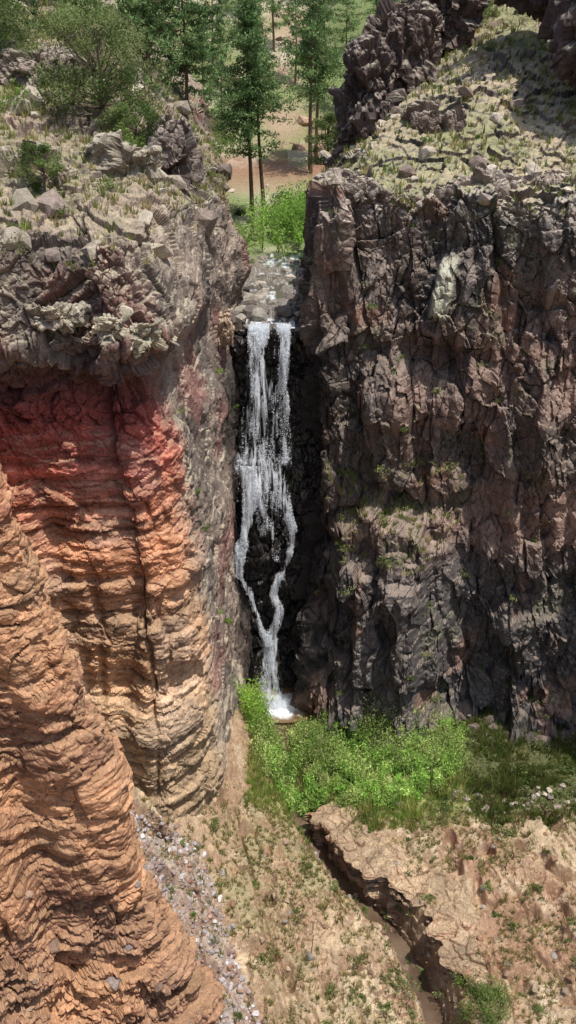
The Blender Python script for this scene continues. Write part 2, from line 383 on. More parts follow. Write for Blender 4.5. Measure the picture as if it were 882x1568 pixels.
GP=np.array([(-.8,40.5,-31),(-.5,37.8,-30.7),(-3,36,-27.4),(-2.9,33,-26.9),(-2.7,30,-27.3),(-1.2,31.5,-29.3),(-1.0,29.5,-29.5),(-3,26.2,-27.9),(-5.9,23.5,-25.5),(-8,22,-23),(-3.4,19.5,-29.8),(-1,20.3,-31),(2.3,26,-30.4),(0,27,-29.3),(.6,24.5,-29.8),(4.4,22.6,-31.2),(1,22,-30.7),(2.5,19,-32),(-6,19,-27),(-3,16,-31),
 (4,29.5,-30),(13.2,27.5,-29.4),(11.4,21.5,-30.4),(7.3,24.6,-30.5),(10,31,-29.8),(8.3,22,-31),(9,19,-31.6),(16,35,-29.3),(20,28,-28),(32,30,-24),(30,15,-26),(0,10,-34),(10,12,-33),(-14,10,-26),(-14,30,-24),(6,34,-30),(2,34,-30.3),(12,34,-29.8),(2,38.5,-30.3),(5,38,-29.8),(14,38,-29.5),(0,2,-35),(20,2,-31)])
def tps(P):
    n=len(P); X=P[:,:2]; r=np.linalg.norm(X[:,None]-X[None],axis=-1); K=np.where(r>0,r*r*np.log(r+1e-9),0)+np.eye(n)*.3
    Q=np.c_[np.ones(n),X]; M=np.block([[K,Q],[Q.T,np.zeros((3,3))]])
    return np.linalg.solve(M,np.r_[P[:,2],0,0,0])
GW=tps(GP)
def zbase(x,y):
    out=(GW[-3]+GW[-2]*x+GW[-1]*y).astype(np.float64)
    for i,p in enumerate(GP):
        r2=(x-p[0])**2+(y-p[1])**2
        out+=GW[i]*.5*r2*np.log(r2+1e-9)
    P=np.stack([x,y,0*x],-1).astype(f32)
    return out+.4*fbm(P*.5,4,15)+.16*fbm(P*2.0,4,16)
def zground(x,y):
    out=zbase(x,y); P=np.stack([x,y,0*x],-1).astype(f32)
    d,zz,side=streamd(x,y)
    d=d+.28*fbm(P*.9,3,17)+.12*fbm(P*3,3,27)
    l=.38; q=out/l+1.2*fbm(P*.35,3,18); fl=np.floor(q); fr=q-fl
    out2=(fl+sm(.62,.98,fr)-1.2*fbm(P*.35,3,18))*l
    w=sm(31,29,y)*.8*np.where(side>0,sm(4.5,2.0,d),sm(1.6,1.0,d))
    out=out*(1-w)+out2*w
    wi=np.where(side>0,1.1,1.35)
    bank=sm(.08,wi,d)
    bk=bank*4+.7*fbm(P*1.2,2,28); bk=(np.floor(bk)+sm(.5,.95,bk-np.floor(bk)))/4
    bk=np.clip(np.where(y<31,bk,bank),0,1.0)
    out=np.minimum(out,zz-.2+(np.maximum(out-zz,.05)+.2)*bk)
    pool=np.sqrt(((x+.3)/2.4)**2+((y-38.9)/1.7)**2)
    out=np.where(pool<1.15,out*sm(.8,1.15,pool)+(-31.1)*(1-sm(.8,1.15,pool)),out)
    return out.astype(f32)
def build_ground():
    xs=np.concatenate([np.linspace(-60,-8,30),np.linspace(-7.9,18,680),np.linspace(18.3,120,40)])
    ys=np.concatenate([np.linspace(-80,13,40),np.linspace(13.3,41,720)])
    X,Y=np.meshgrid(xs,ys,indexing='ij'); X=X.astype(f32);Y=Y.astype(f32)
    XC=np.clip(X,-16,34); YC=np.clip(Y,0,60)
    Z=zground(XC,YC)+.35*np.abs(X-XC)
    V=np.stack([X,Y,Z],-1)
    d,zz,side=streamd(X,Y)
    v,e,r=blocks(V/.55,70); v2,e2,r2=blocks(V/.2,71); v3,_,_=blocks(V/.09,72)
    rocky=sm(-.05,.35,fbm(V*.5,3,77)+.5*sm(3,1,d))*sm(30.5,29,Y)
    gul=np.abs(fbm(np.stack([X*.55+Y*.25,Y*.16,0*X],-1),4,78))
    V[...,2]+=(.11*v+.05*v2)*rocky+.015*v2+.015*v3-.30*sm(.12,.0,gul)*sm(29.5,27.5,Y)*sm(1.2,2.2,d)
    n=normals(V)
    if n[300,300,2]<0: n=-n
    tan=mix(S(180,158,128)+0*V,S(162,137,110)+0*V,sm(-.3,.3,fbm(V*.4,3,21)))
    tan=mix(tan,S(142,138,102)+0*V,sm(.0,.5,fbm(V*.5,3,22))*.6)
    tan=mix(tan,S(154,116,92)+0*V,sm(.0,.4,fbm(V*.35,3,23))*.7*sm(2,4,X))
    tan=mix(tan,S(200,182,154)+0*V,sm(.1,.4,fbm(V*.9,3,29))*.6)
    green=mix(S(108,112,66)+0*V,S(146,140,94)+0*V,sm(-.3,.3,fbm(V*.8,3,24)))
    green=mix(green,S(84,88,56)+0*V,sm(8.5,10,X)*.8)  # shade over the right-hand lawn, put into the ground colour
    gz=sm(28.6,30.2,Y+.9*fbm(V*.5,3,25))*sm(-2.2,-1.2,X+.5*fbm(V*.9,2,39))
    cc=mix(tan,green,gz)
    gr=sm(.2,-.2,np.abs(X+4.6-(23.5-Y)*.55)/1.6-1+.7*fbm(V*.8,3,26))*sm(26,24,Y)
    cc=mix(cc,S(160,151,145)+0*V,np.clip(gr,0,1)*.6)
    steep=sm(.8,.45,n[...,2])
    cc=mix(cc,S(150,112,86)+0*V,steep*.45)
    cc=cc*(.88+.24*r2)[...,None]
    cc=mix(cc,S(104,84,66)+0*V,sm(.8,.2,d)*.8)
    mk('ground',V,gridF(*V.shape[:2]),M_soil,cc)
    return V,n
def build_ledge():
    # bedded rock lip overhanging the stream on its east bank
    path=np.array([(1.2,30.2),(1.95,29.1),(2.6,28.0),(3.5,26.9),(4.7,26.0),(5.6,25.1),(6.2,24.0),(6.55,22.6),(6.8,21.0),(7.0,19)],f32)
    t=np.linspace(0,len(path)-1,420); P=cr(path,t)
    s=np.linspace(0,1,420)
    wob=.45*vnoise(np.stack([t*1.3,0*t,0*t],-1).astype(f32),5)+.25*vnoise(np.stack([t*4,0*t,0*t],-1).astype(f32),6)
    d=np.gradient(P,axis=0); d/=np.linalg.norm(d,axis=1,keepdims=True); nn=np.stack([-d[:,1],d[:,0]],-1)
    zt=zbase(P[:,0]+nn[:,0]*1.3,P[:,1]+nn[:,1]*1.3)
    prof=[(2.2,-.25),(1.6,.0),(.9,.05),(.25,.06),(0,0),(.05,-.16),(.42,-.22),(.36,-.36),(.12,-.42),(.16,-.58),(.55,-.64),(.5,-.82),(.22,-.9),(.3,-1.1),(.7,-1.2),(.6,-1.5),(.3,-1.7),(.3,-2.4)]
    C=np.zeros((420,len(prof),3),f32)
    for j,(o,dz) in enumerate(prof):
        oo=o-wob*(1 if j>1 else 0)+(.18*vnoise(np.stack([t*2.1,0*t+j,0*t],-1).astype(f32),8) if j>3 else 0)
        C[:,j,0]=P[:,0]+nn[:,0]*oo; C[:,j,1]=P[:,1]+nn[:,1]*oo; C[:,j,2]=zt+dz*(.55+.5*s)
    V=np.swapaxes(cr(np.swapaxes(C,0,1),params([4,4,4,2,2,2,2,2,2,2,2,2,2,2,2,2,3],260)),0,1).astype(f32)
    n=normals(V)
    if np.mean(n[:,40,2])<0: n=-n
    dd,rid,crk=rockd(V,(.09,.07,.04,.02),(1.2,.55,.28,.13),(1.6,1.6,.6),120,groove=.6)
    V2=V+n*dd[...,None]
    n2=normals(V2)
    if np.mean(n2[:,40,2])<0: n2=-n2
    cc=mix(S(146,108,85)+0*V,S(166,140,113)+0*V,rid)
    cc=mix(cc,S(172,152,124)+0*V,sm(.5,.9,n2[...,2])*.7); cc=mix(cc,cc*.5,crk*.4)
    cc=cc*(1+.3*vnoise(V*A(.3,.3,9),4))[...,None]
    mk('stream_bank_ledge',V2,gridF(*V2.shape[:2]),M_strata,cc)
def build_hills():
    xs=np.sign(np.linspace(-1,1,420))*np.abs(np.linspace(-1,1,420))**2.2*500
    ys=46+np.linspace(0,1,340)**2.2*700
    X,Y=np.meshgrid(xs,ys,indexing='ij'); X=X.astype(f32);Y=Y.astype(f32)
    Z=zbg(X,Y)
    V=np.stack([X,Y,Z],-1)
    v,e,_=blocks(V/1.6,30); rocky=sm(.0,.4,fbm(V*.12,3,34))
    V[...,2]+=.7*np.maximum(v,0)*rocky-.3*sm(3,0,np.abs(X-creekx(Y)))*sm(70,50,Y)-.2
    n=normals(V)
    if n[200,200,2]<0:n=-n
    cc=mix(S(176,166,138)+0*V,S(166,142,118)+0*V,sm(-.1,.4,fbm(V*.08,3,35)))
    br=np.exp(-((Y-98)/11)**2)*sm(20,10,np.abs(X))*sm(-.5,.1,fbm(V*.2,3,38))
    cc=mix(cc,S(142,108,86)+0*V,br)
    cc=mix(cc,S(110,126,74)+0*V,sm(-.35,.1,fbm(V*.1,3,36)+.5*sm(90,70,Y))*.9*(1-br))
    cc=mix(cc,S(196,182,162)+0*V,rocky*sm(0,.4,v)*.6)
    mk('hillside',V,gridF(*V.shape[:2]),M_soil,cc)
    return V,n

# ------------------------------------------------------------ rocks
def templates(k,seed,flat=.75):
    r=np.random.default_rng(seed); T=[]
    for i in range(k):
        bm=bmesh.new()
        pts=r.normal(size=(22,3)); pts/=np.linalg.norm(pts,axis=1,keepdims=True); pts*=r.uniform(.72,1.08,(22,1)); pts*=(r.uniform(.8,1.3),r.uniform(.7,1),flat*r.uniform(.7,1))
        vs=[bm.verts.new(p) for p in pts]
        bmesh.ops.convex_hull(bm,input=vs)
        for v in [v for v in bm.verts if not v.link_faces]: bm.verts.remove(v)
        bmesh.ops.triangulate(bm,faces=bm.faces[:]); bm.verts.index_update()
        T.append((np.array([v.co[:] for v in bm.verts],f32),np.array([[v.index for v in f.verts] for f in bm.faces],np.int32))); bm.free()
    return T
TP=templates(14,3)
def scatter(name,P,size,cols,mat,T=TP,sink=.15,seed=1,tiltmax=.6):
    r=np.random.default_rng(seed); VV=[];FF=[];CC=[];o=0
    for i in range(len(P)):
        v,f=T[r.integers(len(T))]; a=r.uniform(0,6.28); b=r.uniform(-tiltmax,tiltmax)
        Rz=np.array([[math.cos(a),-math.sin(a),0],[math.sin(a),math.cos(a),0],[0,0,1]]); Rx=np.array([[1,0,0],[0,math.cos(b),-math.sin(b)],[0,math.sin(b),math.cos(b)]])
        s=size[i]; w=(v*s)@(Rx@Rz).T+P[i]+np.array([0,0,s*sink])
        VV.append(w);FF.append(f+o);CC.append(np.repeat(cols[i][None],len(v),0));o+=len(v)
    return mk(name,np.concatenate(VV),np.concatenate(FF),mat,np.concatenate(CC))
def pick(V,n,mask,k,seed):
    r=np.random.default_rng(seed); idx=np.argwhere(mask.ravel())[:,0]
    ar=np.linalg.norm(np.cross(np.gradient(V,axis=0),np.gradient(V,axis=1)),axis=-1).ravel()[idx]
    idx=r.choice(idx,k,p=ar/ar.sum()); return V.reshape(-1,3)[idx]
def palette(k,cs,seed,lo=.75,hi=1.25):
    r=np.random.default_rng(seed); C=np.array(cs)[r.integers(len(cs),size=k)]; return C*r.uniform(lo,hi,(k,1))

# ------------------------------------------------------------ foliage
def tris(P,size,r,aspect=.45,up=0.):
    k=len(P); a=r.normal(size=(k,3)); a[:,2]+=up; a/=np.linalg.norm(a,axis=1,keepdims=True)
    b=np.cross(a,r.normal(size=(k,3))); b/=np.linalg.norm(b,axis=1,keepdims=True)
    s=np.asarray(size).reshape(-1,1)*np.ones((k,1))
    V=np.stack([P+a*s,P-a*s*.5+b*s*aspect,P-a*s*.5-b*s*aspect],1)
    return V.reshape(-1,3)
def tube(pts,rad,sides=6):
    pts=np.array(pts,float); k=len(pts); d=np.gradient(pts,axis=0); d/=np.linalg.norm(d,axis=1,keepdims=True)+1e-9
    ref=np.array([1,0,0.]) if abs(d[0,2])>.7 else np.array([0,0,1.])
    u=np.cross(d,ref); u/=np.linalg.norm(u,axis=1,keepdims=True); w=np.cross(d,u)
    an=np.linspace(0,2*np.pi,sides,endpoint=False)
    V=pts[:,None]+np.array(rad)[:,None,None]*(np.cos(an)[None,:,None]*u[:,None]+np.sin(an)[None,:,None]*w[:,None])
    i=np.arange(k*sides).reshape(k,sides); j=np.roll(i,-1,1)
    F=np.stack([i[:-1],j[:-1],j[1:],i[1:]],-1).reshape(-1,4)
    return V.reshape(-1,3),F
def join(parts):
    VV=[];FF=[];o=0
    for v,f in parts: VV.append(v);FF.append(f+o);o+=len(v)
    return np.concatenate(VV),np.concatenate(FF)
def pine(pos,h,seed,crown=.3,wid=.17,lean=0,ntri=26,nb=80):
    r=np.random.default_rng(seed); e=bpy.data.objects.new('pine_tree',None); COLL.objects.link(e); e.location=pos
    tr=[(lean*t*h+.08*math.sin(t*7+seed),.05*math.cos(t*5),t*h-(.6 if t==0 else 0)) for t in np.linspace(0,1,9)]
    r0=.0125*h
    parts=[tube(tr,[r0*(1.25 if t==0 else 1)*(1-.93*t) for t in np.linspace(0,1,9)],8)]
    C=[];S_=[]
    for i in range(nb):
        t=crown+(1-crown)*(i+.5)/nb; a=r.uniform(0,6.28)
        if t<crown+.12 and r.random()<.4: continue
        L=h*wid*(min(1,(1-t)*1.7+.12))*r.uniform(.5,1.25)*(.75 if t<crown+.1 else 1)
        z0=t*h; sl=r.uniform(-.25,.25)+.4*t
        b=np.array([[lean*z0+math.cos(a)*L*q,math.sin(a)*L*q,z0+L*(sl*q-.15*q*q+.0)] for q in (0,.35,.7,1)])
        parts.append(tube(b,[.045*h/15*(1-.7*t),.03,.02,.01],4))
        for q in np.linspace(.25,1,max(3,int(L/.4))):
            c=np.array([np.interp(q,(0,.35,.7,1),b[:,k]) for k in range(3)])+r.normal(size=3)*.2*L*.5*np.array([1,1,.5])
            C.append(c);S_.append(r.uniform(.3,.6)*h/15*(1.1-.3*t))
    v,f=join(parts); mk('trunk_and_limbs',v,f,M_bark,np.repeat(S(122,92,76)[None],len(v),0)*r.uniform(.8,1.1),parent=e)
    C=np.array(C);S_=np.array(S_); k=ntri
    P=np.repeat(C,k,0)+r.normal(size=(len(C)*k,3))*np.repeat(S_,k)[:,None]*np.array([.62,.62,.32])
    V=tris(P,r.uniform(.12,.26,len(P)),r,.28,.5)
    base=np.array([S(112,138,88),S(136,158,104),S(94,120,74)])[r.integers(3,size=len(C))]*r.uniform(.7,1.25,(len(C),1))
    col=np.repeat(np.repeat(base,k,0)*r.uniform(.8,1.2,(len(P),1)),3,0)
    mk('needles',V,np.arange(len(V)).reshape(-1,3),M_needle,col,parent=e)
def juniper(pos,h,w,seed,name='juniper_tree',cols=None,nc=46,k=240,leaf=(.05,.1)):
    r=np.random.default_rng(seed); e=bpy.data.objects.new(name,None); COLL.objects.link(e); e.location=pos
    cols=cols or [S(120,136,82),S(140,150,100),S(100,118,70)]
    parts=[tube([(0,0,-.4),(.05,.02,h*.15),(.1,0,h*.35),(.05,.1,h*.6),(0,.1,h*.85)],[h*.045,h*.036,h*.025,h*.015,.01],7)]
    C=[];S_=[]
    for i in range(nc):
        a=r.uniform(0,6.28); t=r.uniform(.05,1); L=w*.5*math.sqrt(max(.05,1-(abs(t-.4)/.66)**2))*r.uniform(.45,1.08)
        c=np.array([math.cos(a)*L,math.sin(a)*L,t*h]); C.append(c); S_.append(w*r.uniform(.07,.125))
        z0=min(t*.55,.6)*h; m=np.array([c[0]*.5,c[1]*.5,(z0+c[2])/2-.05*h])
        parts.append(tube([(0.05,.03,z0),m,c],[h*.013,h*.008,.006],4))
    v,f=join(parts); mk('trunk_and_limbs',v,f,M_bark,np.repeat(S(120,104,90)[None],len(v),0),parent=e)
    C=np.array(C);S_=np.array(S_)
    g=r.normal(size=(len(C)*k,3)); g/=np.linalg.norm(g,axis=1,keepdims=True); g*=r.random((len(g),1))**.4
    P=np.repeat(C,k,0)+g*np.repeat(S_,k)[:,None]*np.array([1.25,1.25,.9])*1.25
    V=tris(P,r.uniform(*leaf,len(P)),r,.4,.3)
    base=np.array(cols)[r.integers(len(cols),size=len(C))]*r.uniform(.7,1.25,(len(C),1))
    col=np.repeat(np.repeat(base,k,0)*r.uniform(.75,1.25,(len(P),1)),3,0)
    mk('foliage',V,np.arange(len(V)).reshape(-1,3),M_leaf,col,parent=e)
def shrubs(name,P,rad,cols,seed,k=170,leaf=(.04,.09),flat=.8,mat=None):
    r=np.random.default_rng(seed); n=len(P); rad=np.asarray(rad)
    sub=5
    C=np.repeat(P,sub,0)+r.normal(size=(n*sub,3))*np.repeat(rad,sub)[:,None]*np.array([.5,.5,.2])+np.repeat(rad,sub)[:,None]*np.array([0,0,.45*flat])
    kk=k//sub; g=r.normal(size=(len(C)*kk,3)); g/=np.linalg.norm(g,axis=1,keepdims=True); g*=r.random((len(g),1))**.4
    Q=np.repeat(C,kk,0)+g*np.repeat(rad,sub*kk)[:,None]*.5*np.array([1,1,flat])
    V=tris(Q,r.uniform(*leaf,len(Q)),r,.4,.4)
    base=np.repeat(cols,sub,0)*r.uniform(.8,1.2,(len(C),1))
    col=np.repeat(np.repeat(base,kk,0)*r.uniform(.75,1.25,(len(Q),1)),3,0)
    return mk(name,V,np.arange(len(V)).reshape(-1,3),mat or M_leaf,col)
def tufts(name,P,hgt,cols,seed,k=12,spread=.35,w=.016):
    r=np.random.default_rng(seed); n=len(P); B=np.repeat(P,k,0); H=np.repeat(hgt,k)*r.uniform(.5,1.1,n*k)
    a=r.uniform(0,6.28,n*k); o=r.random(n*k)**.7*np.repeat(hgt,k)*spread
    b0=B+np.stack([np.cos(a)*o*.5,np.sin(a)*o*.5,0*a-.03],-1)
    tip=b0+np.stack([np.cos(a)*o*1.3+r.normal(size=n*k)*.03,np.sin(a)*o*1.3,H],-1)
    ph=r.uniform(0,6.28,n*k); s=np.stack([np.cos(ph),np.sin(ph),0*ph],-1)*(w+H*.02)[:,None]
    V=np.stack([b0-s,b0+s,tip],1).reshape(-1,3)
    col=np.repeat(np.repeat(cols,k,0)*r.uniform(.8,1.2,(n*k,1)),3,0)
    return mk(name,V,np.arange(len(V)).reshape(-1,3),M_grass,col)

# ============================================================ build
VL,nL=build_left(); VR,nR=build_right(); VN,nN=build_near(); build_back(); VG,nG=build_ground(); build_ledge(); VH,nH=build_hills()

def outcrop(c,s,seed,col,rough=1.0,res=120,top=S(180,170,152),box=.7):
    th=np.linspace(0,2*np.pi,res*2); ph=np.linspace(.02,np.pi-.02,res)
    T,Pp=np.meshgrid(th,ph,indexing='ij')
    D=np.stack([np.cos(T)*np.sin(Pp),np.sin(T)*np.sin(Pp),np.cos(Pp)],-1)
    D=np.sign(D)*np.abs(D)**box
    V=(D*np.array(s)+np.array(c)).astype(f32); V[-1]=V[0]
    nn=D/np.linalg.norm(D,axis=-1,keepdims=True)
    k=min(1,max(s)/1.6)
    d,rid,crk=rockd(V,(.6*rough*k,.40*rough*k,.18*rough,.06),(2.0*k,.9*k,.42,.18),(1,1,.85 if box<.6 else 1.3),seed,tilt=.9)
    V2=(V+nn*d[...,None]).astype(f32); V2[-1]=V2[0]
    n2=normals(V2)
    if np.mean(n2[...,2]*nn[...,2])<0: n2=-n2
    cc=(col+0*V)*(.65+.7*rid)[...,None]
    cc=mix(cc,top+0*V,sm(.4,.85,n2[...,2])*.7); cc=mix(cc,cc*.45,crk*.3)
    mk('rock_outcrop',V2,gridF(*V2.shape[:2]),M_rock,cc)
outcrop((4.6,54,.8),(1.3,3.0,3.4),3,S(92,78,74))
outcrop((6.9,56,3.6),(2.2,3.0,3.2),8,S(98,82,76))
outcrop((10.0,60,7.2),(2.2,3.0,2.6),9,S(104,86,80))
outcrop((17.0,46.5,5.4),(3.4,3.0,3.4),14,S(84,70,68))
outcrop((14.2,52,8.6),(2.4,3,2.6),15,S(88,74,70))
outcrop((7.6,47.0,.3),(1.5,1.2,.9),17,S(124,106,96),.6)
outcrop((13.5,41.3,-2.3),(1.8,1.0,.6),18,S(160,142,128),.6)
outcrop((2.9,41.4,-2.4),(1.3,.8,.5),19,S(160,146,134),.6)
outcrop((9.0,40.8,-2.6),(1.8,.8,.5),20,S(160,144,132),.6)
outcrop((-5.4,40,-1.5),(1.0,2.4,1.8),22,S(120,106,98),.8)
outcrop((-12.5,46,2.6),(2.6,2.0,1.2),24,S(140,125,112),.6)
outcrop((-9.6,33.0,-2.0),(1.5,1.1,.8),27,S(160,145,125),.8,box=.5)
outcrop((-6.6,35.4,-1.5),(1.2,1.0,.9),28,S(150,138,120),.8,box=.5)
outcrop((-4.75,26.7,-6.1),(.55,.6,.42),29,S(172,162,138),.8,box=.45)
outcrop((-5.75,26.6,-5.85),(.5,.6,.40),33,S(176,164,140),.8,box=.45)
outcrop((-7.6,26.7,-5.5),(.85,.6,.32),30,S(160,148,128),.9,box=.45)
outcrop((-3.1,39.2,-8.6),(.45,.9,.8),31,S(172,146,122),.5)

# water -------------------------------------------------------
def water_mat():
    m,nt=mat_new('stream_water'); L=nt.links.new
    out=N(nt,'ShaderNodeOutputMaterial'); b=N(nt,'ShaderNodeBsdfPrincipled'); b.inputs['Roughness'].default_value=.22; b.inputs['Specular IOR Level'].default_value=.4
    at=N(nt,'ShaderNodeAttribute'); at.attribute_name='Col'; tc=N(nt,'ShaderNodeTexCoord')
    n=N(nt,'ShaderNodeTexNoise'); n.inputs['Scale'].default_value=5; n.inputs['Detail'].default_value=4
    bp=N(nt,'ShaderNodeBump'); bp.inputs['Strength'].default_value=.35; bp.inputs['Distance'].default_value=.05
    L(tc.outputs['Object'],n.inputs['Vector']); L(n.outputs['Fac'],bp.inputs['Height']); L(bp.outputs[0],b.inputs['Normal'])
    L(at.outputs['Color'],b.inputs['Base Color']); L(b.outputs[0],out.inputs[0]); return m
M_water=water_mat()
def ribbon_flat(name,path,zs,w,n=200,m=16,colf=None):
    t=np.linspace(0,len(path)-1,n); P=cr(np.array(path,f32),t); Z=np.interp(t,np.arange(len(zs)),zs)
    d=np.gradient(P,axis=0); d/=np.linalg.norm(d,axis=1,keepdims=True); nn=np.stack([-d[:,1],d[:,0]],-1)
    s=np.linspace(-1,1,m); V=np.zeros((n,m,3),f32)
    V[...,:2]=P[:,None]+nn[:,None]*s[None,:,None]*w; V[...,2]=Z[:,None]
    cc=colf(V) if colf else mix(S(84,66,52)+0*V,S(104,86,68)+0*V,sm(-.3,.3,fbm(V*1.5,3,9)))
    mk(name,V,gridF(n,m),M_water,cc,smooth=True)
ribbon_flat('stream',SP,SZ-.04,.8)
def upc(V):
    f=sm(-.05,.45,fbm(V*A(3.5,.9,1),4,101)+.3*sm(44,41.5,V[...,1])); return mix(S(92,84,74)+0*V,S(222,224,226)+0*V,f)
ribbon_flat('upper_stream',[(-.9,41.0),(-.9,43),(-.9,46),(-1.0,50),(-.6,56),(0,62)],[-8.95,-8.78,-8.58,-8.45,-8.3,-8.0],1.25,240,60,upc)
a=np.linspace(0,2*np.pi,97); rr=np.linspace(0,1,24)
Rr,Aa=np.meshgrid(rr,a,indexing='ij')
PV=np.stack([-.3+2.7*Rr*np.cos(Aa),38.9+1.95*Rr*np.sin(Aa),-30.45+0*Rr],-1).astype(f32)
dd=np.sqrt(((PV[...,0]+.75)/1.7)**2+((PV[...,1]-38.5)/1.15)**2)+.35*fbm(PV*2.5,3,7)
mk('pool',PV,gridF(*PV.shape[:2]),M_water,mix(S(240,242,244)+0*PV,S(124,98,72)+0*PV,sm(.7,1.15,dd)),smooth=True)

def fall_mat():
    m,nt=mat_new('falling_water'); L=nt.links.new
    out=N(nt,'ShaderNodeOutputMaterial'); d=N(nt,'ShaderNodeBsdfDiffuse'); d.inputs[0].default_value=(.92,.94,.96,1)
    tl=N(nt,'ShaderNodeBsdfTranslucent'); tl.inputs[0].default_value=(.92,.94,.96,1)
    mm=N(nt,'ShaderNodeMixShader'); mm.inputs[0].default_value=.3; L(d.outputs[0],mm.inputs[1]); L(tl.outputs[0],mm.inputs[2])
    tr=N(nt,'ShaderNodeBsdfTransparent'); mx=N(nt,'ShaderNodeMixShader')
    at=N(nt,'ShaderNodeAttribute'); at.attribute_name='Col'; sp=N(nt,'ShaderNodeSeparateColor')
    L(at.outputs['Color'],sp.inputs[0])
    tc=N(nt,'ShaderNodeTexCoord'); mp=N(nt,'ShaderNodeMapping'); mp.inputs['Scale'].default_value=(4.6,2,.5)
    L(tc.outputs['Object'],mp.inputs[0])
    n=N(nt,'ShaderNodeTexNoise'); n.inputs['Scale'].default_value=1.3; n.inputs['Detail'].default_value=7; n.inputs['Roughness'].default_value=.68; n.inputs['Distortion'].default_value=.4
    L(mp.outputs[0],n.inputs['Vector'])
    k=N(nt,'ShaderNodeMath',operation='MULTIPLY_ADD'); k.inputs[1].default_value=3.6; k.inputs[2].default_value=-1.8
    L(n.outputs['Fac'],k.inputs[0])
    ad=N(nt,'ShaderNodeMath',operation='ADD'); L(k.outputs[0],ad.inputs[0]); L(sp.outputs[0],ad.inputs[1])
    mr=N(nt,'ShaderNodeMapRange'); mr.inputs['From Min'].default_value=.45; mr.inputs['From Max'].default_value=1.05
    L(ad.outputs[0],mr.inputs['Value']); L(mr.outputs[0],mx.inputs[0]); L(tr.outputs[0],mx.inputs[1]); L(mm.outputs[0],mx.inputs[2]); L(mx.outputs[0],out.inputs[0])
    return m
M_fall=fall_mat()
wf=bpy.data.objects.new('waterfall',None); COLL.objects.link(wf)
DROPS=[]
def strand(name,rows,n=220,m=30,seed=0,drops=1.0):
    R=np.array(rows,f32); t=np.linspace(0,len(R)-1,n); Q=cr(R,t)
    s=np.linspace(0,1,m)
    V=np.zeros((n,m,3),f32)
    V[...,0]=Q[:,0:1]*(1-s)+Q[:,1:2]*s; V[...,2]=Q[:,3:4]
    V[...,1]=Q[:,2:3]-.3
    V[...,1]+=.16*fbm(np.stack([V[...,0]*5,V[...,0]*0+seed,V[...,2]*.5],-1),3,seed)-.12*np.sin(np.pi*s)[None]
    V[...,0]+=.12*fbm(np.stack([V[...,0]*3,V[...,2]*.0+seed,V[...,2]*1.1],-1),3,seed+9)
    edge=(4*s*(1-s))**.6
    dn=Q[:,4:5]*(.25+.75*edge[None])
    mk(name,V,gridF(n,m),M_fall,np.repeat(dn[...,None],3,-1),smooth=True,parent=wf)
    r=np.random.default_rng(seed+200); L=abs(Q[-1,3]-Q[0,3]); k=int(1100*L*drops)
    ii=r.integers(n,size=k*3); jj=r.integers(m,size=k*3)
    P=V[ii,jj]; st=fbm(P*A(5,2,.8),3,seed+5)+.35*(dn[ii,jj]-.8)+.1*r.normal(size=k*3)
    P=P[st>.04][:k]; P=P+r.normal(size=P.shape)*np.array([.03,.05,.06]); P[:,1]-=.06
    DROPS.append(P)
strand('upper_curtain_west',[(-1.95,-.95,41.2,-8.75,1.1),(-2.0,-.95,40.75,-8.95,1.1),(-2.05,-1.05,40.4,-10.2,.9),(-2.1,-1.05,40.2,-12.2,.72),(-2.3,-.95,40.05,-14,.55),(-2.7,-.85,39.7,-15.6,.6)],seed=1)
strand('upper_curtain_east',[(-.6,.2,41.2,-8.75,1.0),(-.55,.18,40.75,-8.95,1.0),(-.5,.15,40.45,-10.2,.8),(-.5,.05,40.3,-12.2,.55),(-.6,.05,40.15,-14,.4),(-.8,.1,39.9,-15.6,.35)],seed=2)
strand('upper_veil',[(-2.0,.15,40.75,-9.0,.0),(-2.1,.15,40.55,-11,.15),(-2.3,.1,40.35,-13.5,.3),(-2.6,.15,40.0,-15.8,.35)],seed=3,drops=.5)
strand('middle_cascade',[(-2.9,-.2,39.65,-15.3,.6),(-2.5,-.1,39.45,-16.3,.65),(-2.25,.0,39.35,-17.2,.45),(-1.8,.15,39.4,-18.4,.2),(-1.4,.25,39.5,-19.6,.0)],seed=4)
strand('west_cascade',[(-2.75,-1.3,39.45,-15.6,.95),(-2.35,-1.4,39.2,-17,1.05),(-2.4,-1.8,39.1,-18.5,1.0),(-2.7,-2.1,38.95,-19.8,.95),(-3.0,-2.25,38.8,-20.9,1.0),(-2.9,-2.45,38.75,-21.8,.6)],seed=5,m=22)
strand('east_cascade',[(-.9,.0,39.5,-16.2,.5),(-.55,.1,39.3,-17.5,.6),(-.15,.35,39.3,-18.8,.6),(.1,.42,39.3,-19.9,.5),(-.05,.3,39.3,-20.6,.45)],seed=6,m=16,drops=.7)
strand('centre_thread',[(-1.7,-1.35,39.4,-17.5,.7),(-1.3,-.95,39.3,-18.6,.55),(-.9,-.55,39.3,-19.8,.45),(-.7,-.35,39.3,-21,.3)],seed=11,m=10,drops=.5)
strand('lower_thread',[(.0,.3,39.4,-19.8,.65),(-.2,.1,39.4,-21.3,.7),(-1.0,-.55,39.3,-22.9,.95),(-.75,-.25,39.15,-24.2,.9),(-1.3,-.6,39.05,-25.8,1.05),(-1.3,-.65,39.05,-26.3,1.05)],seed=7,m=16,drops=.7)
strand('west_thread',[(-2.8,-2.5,39.1,-21.5,.6),(-2.35,-2.08,39.2,-22.8,.75),(-1.95,-1.7,39.2,-24.2,.8),(-1.5,-1.15,39.1,-25.8,.85)],seed=8,m=10,drops=.4)
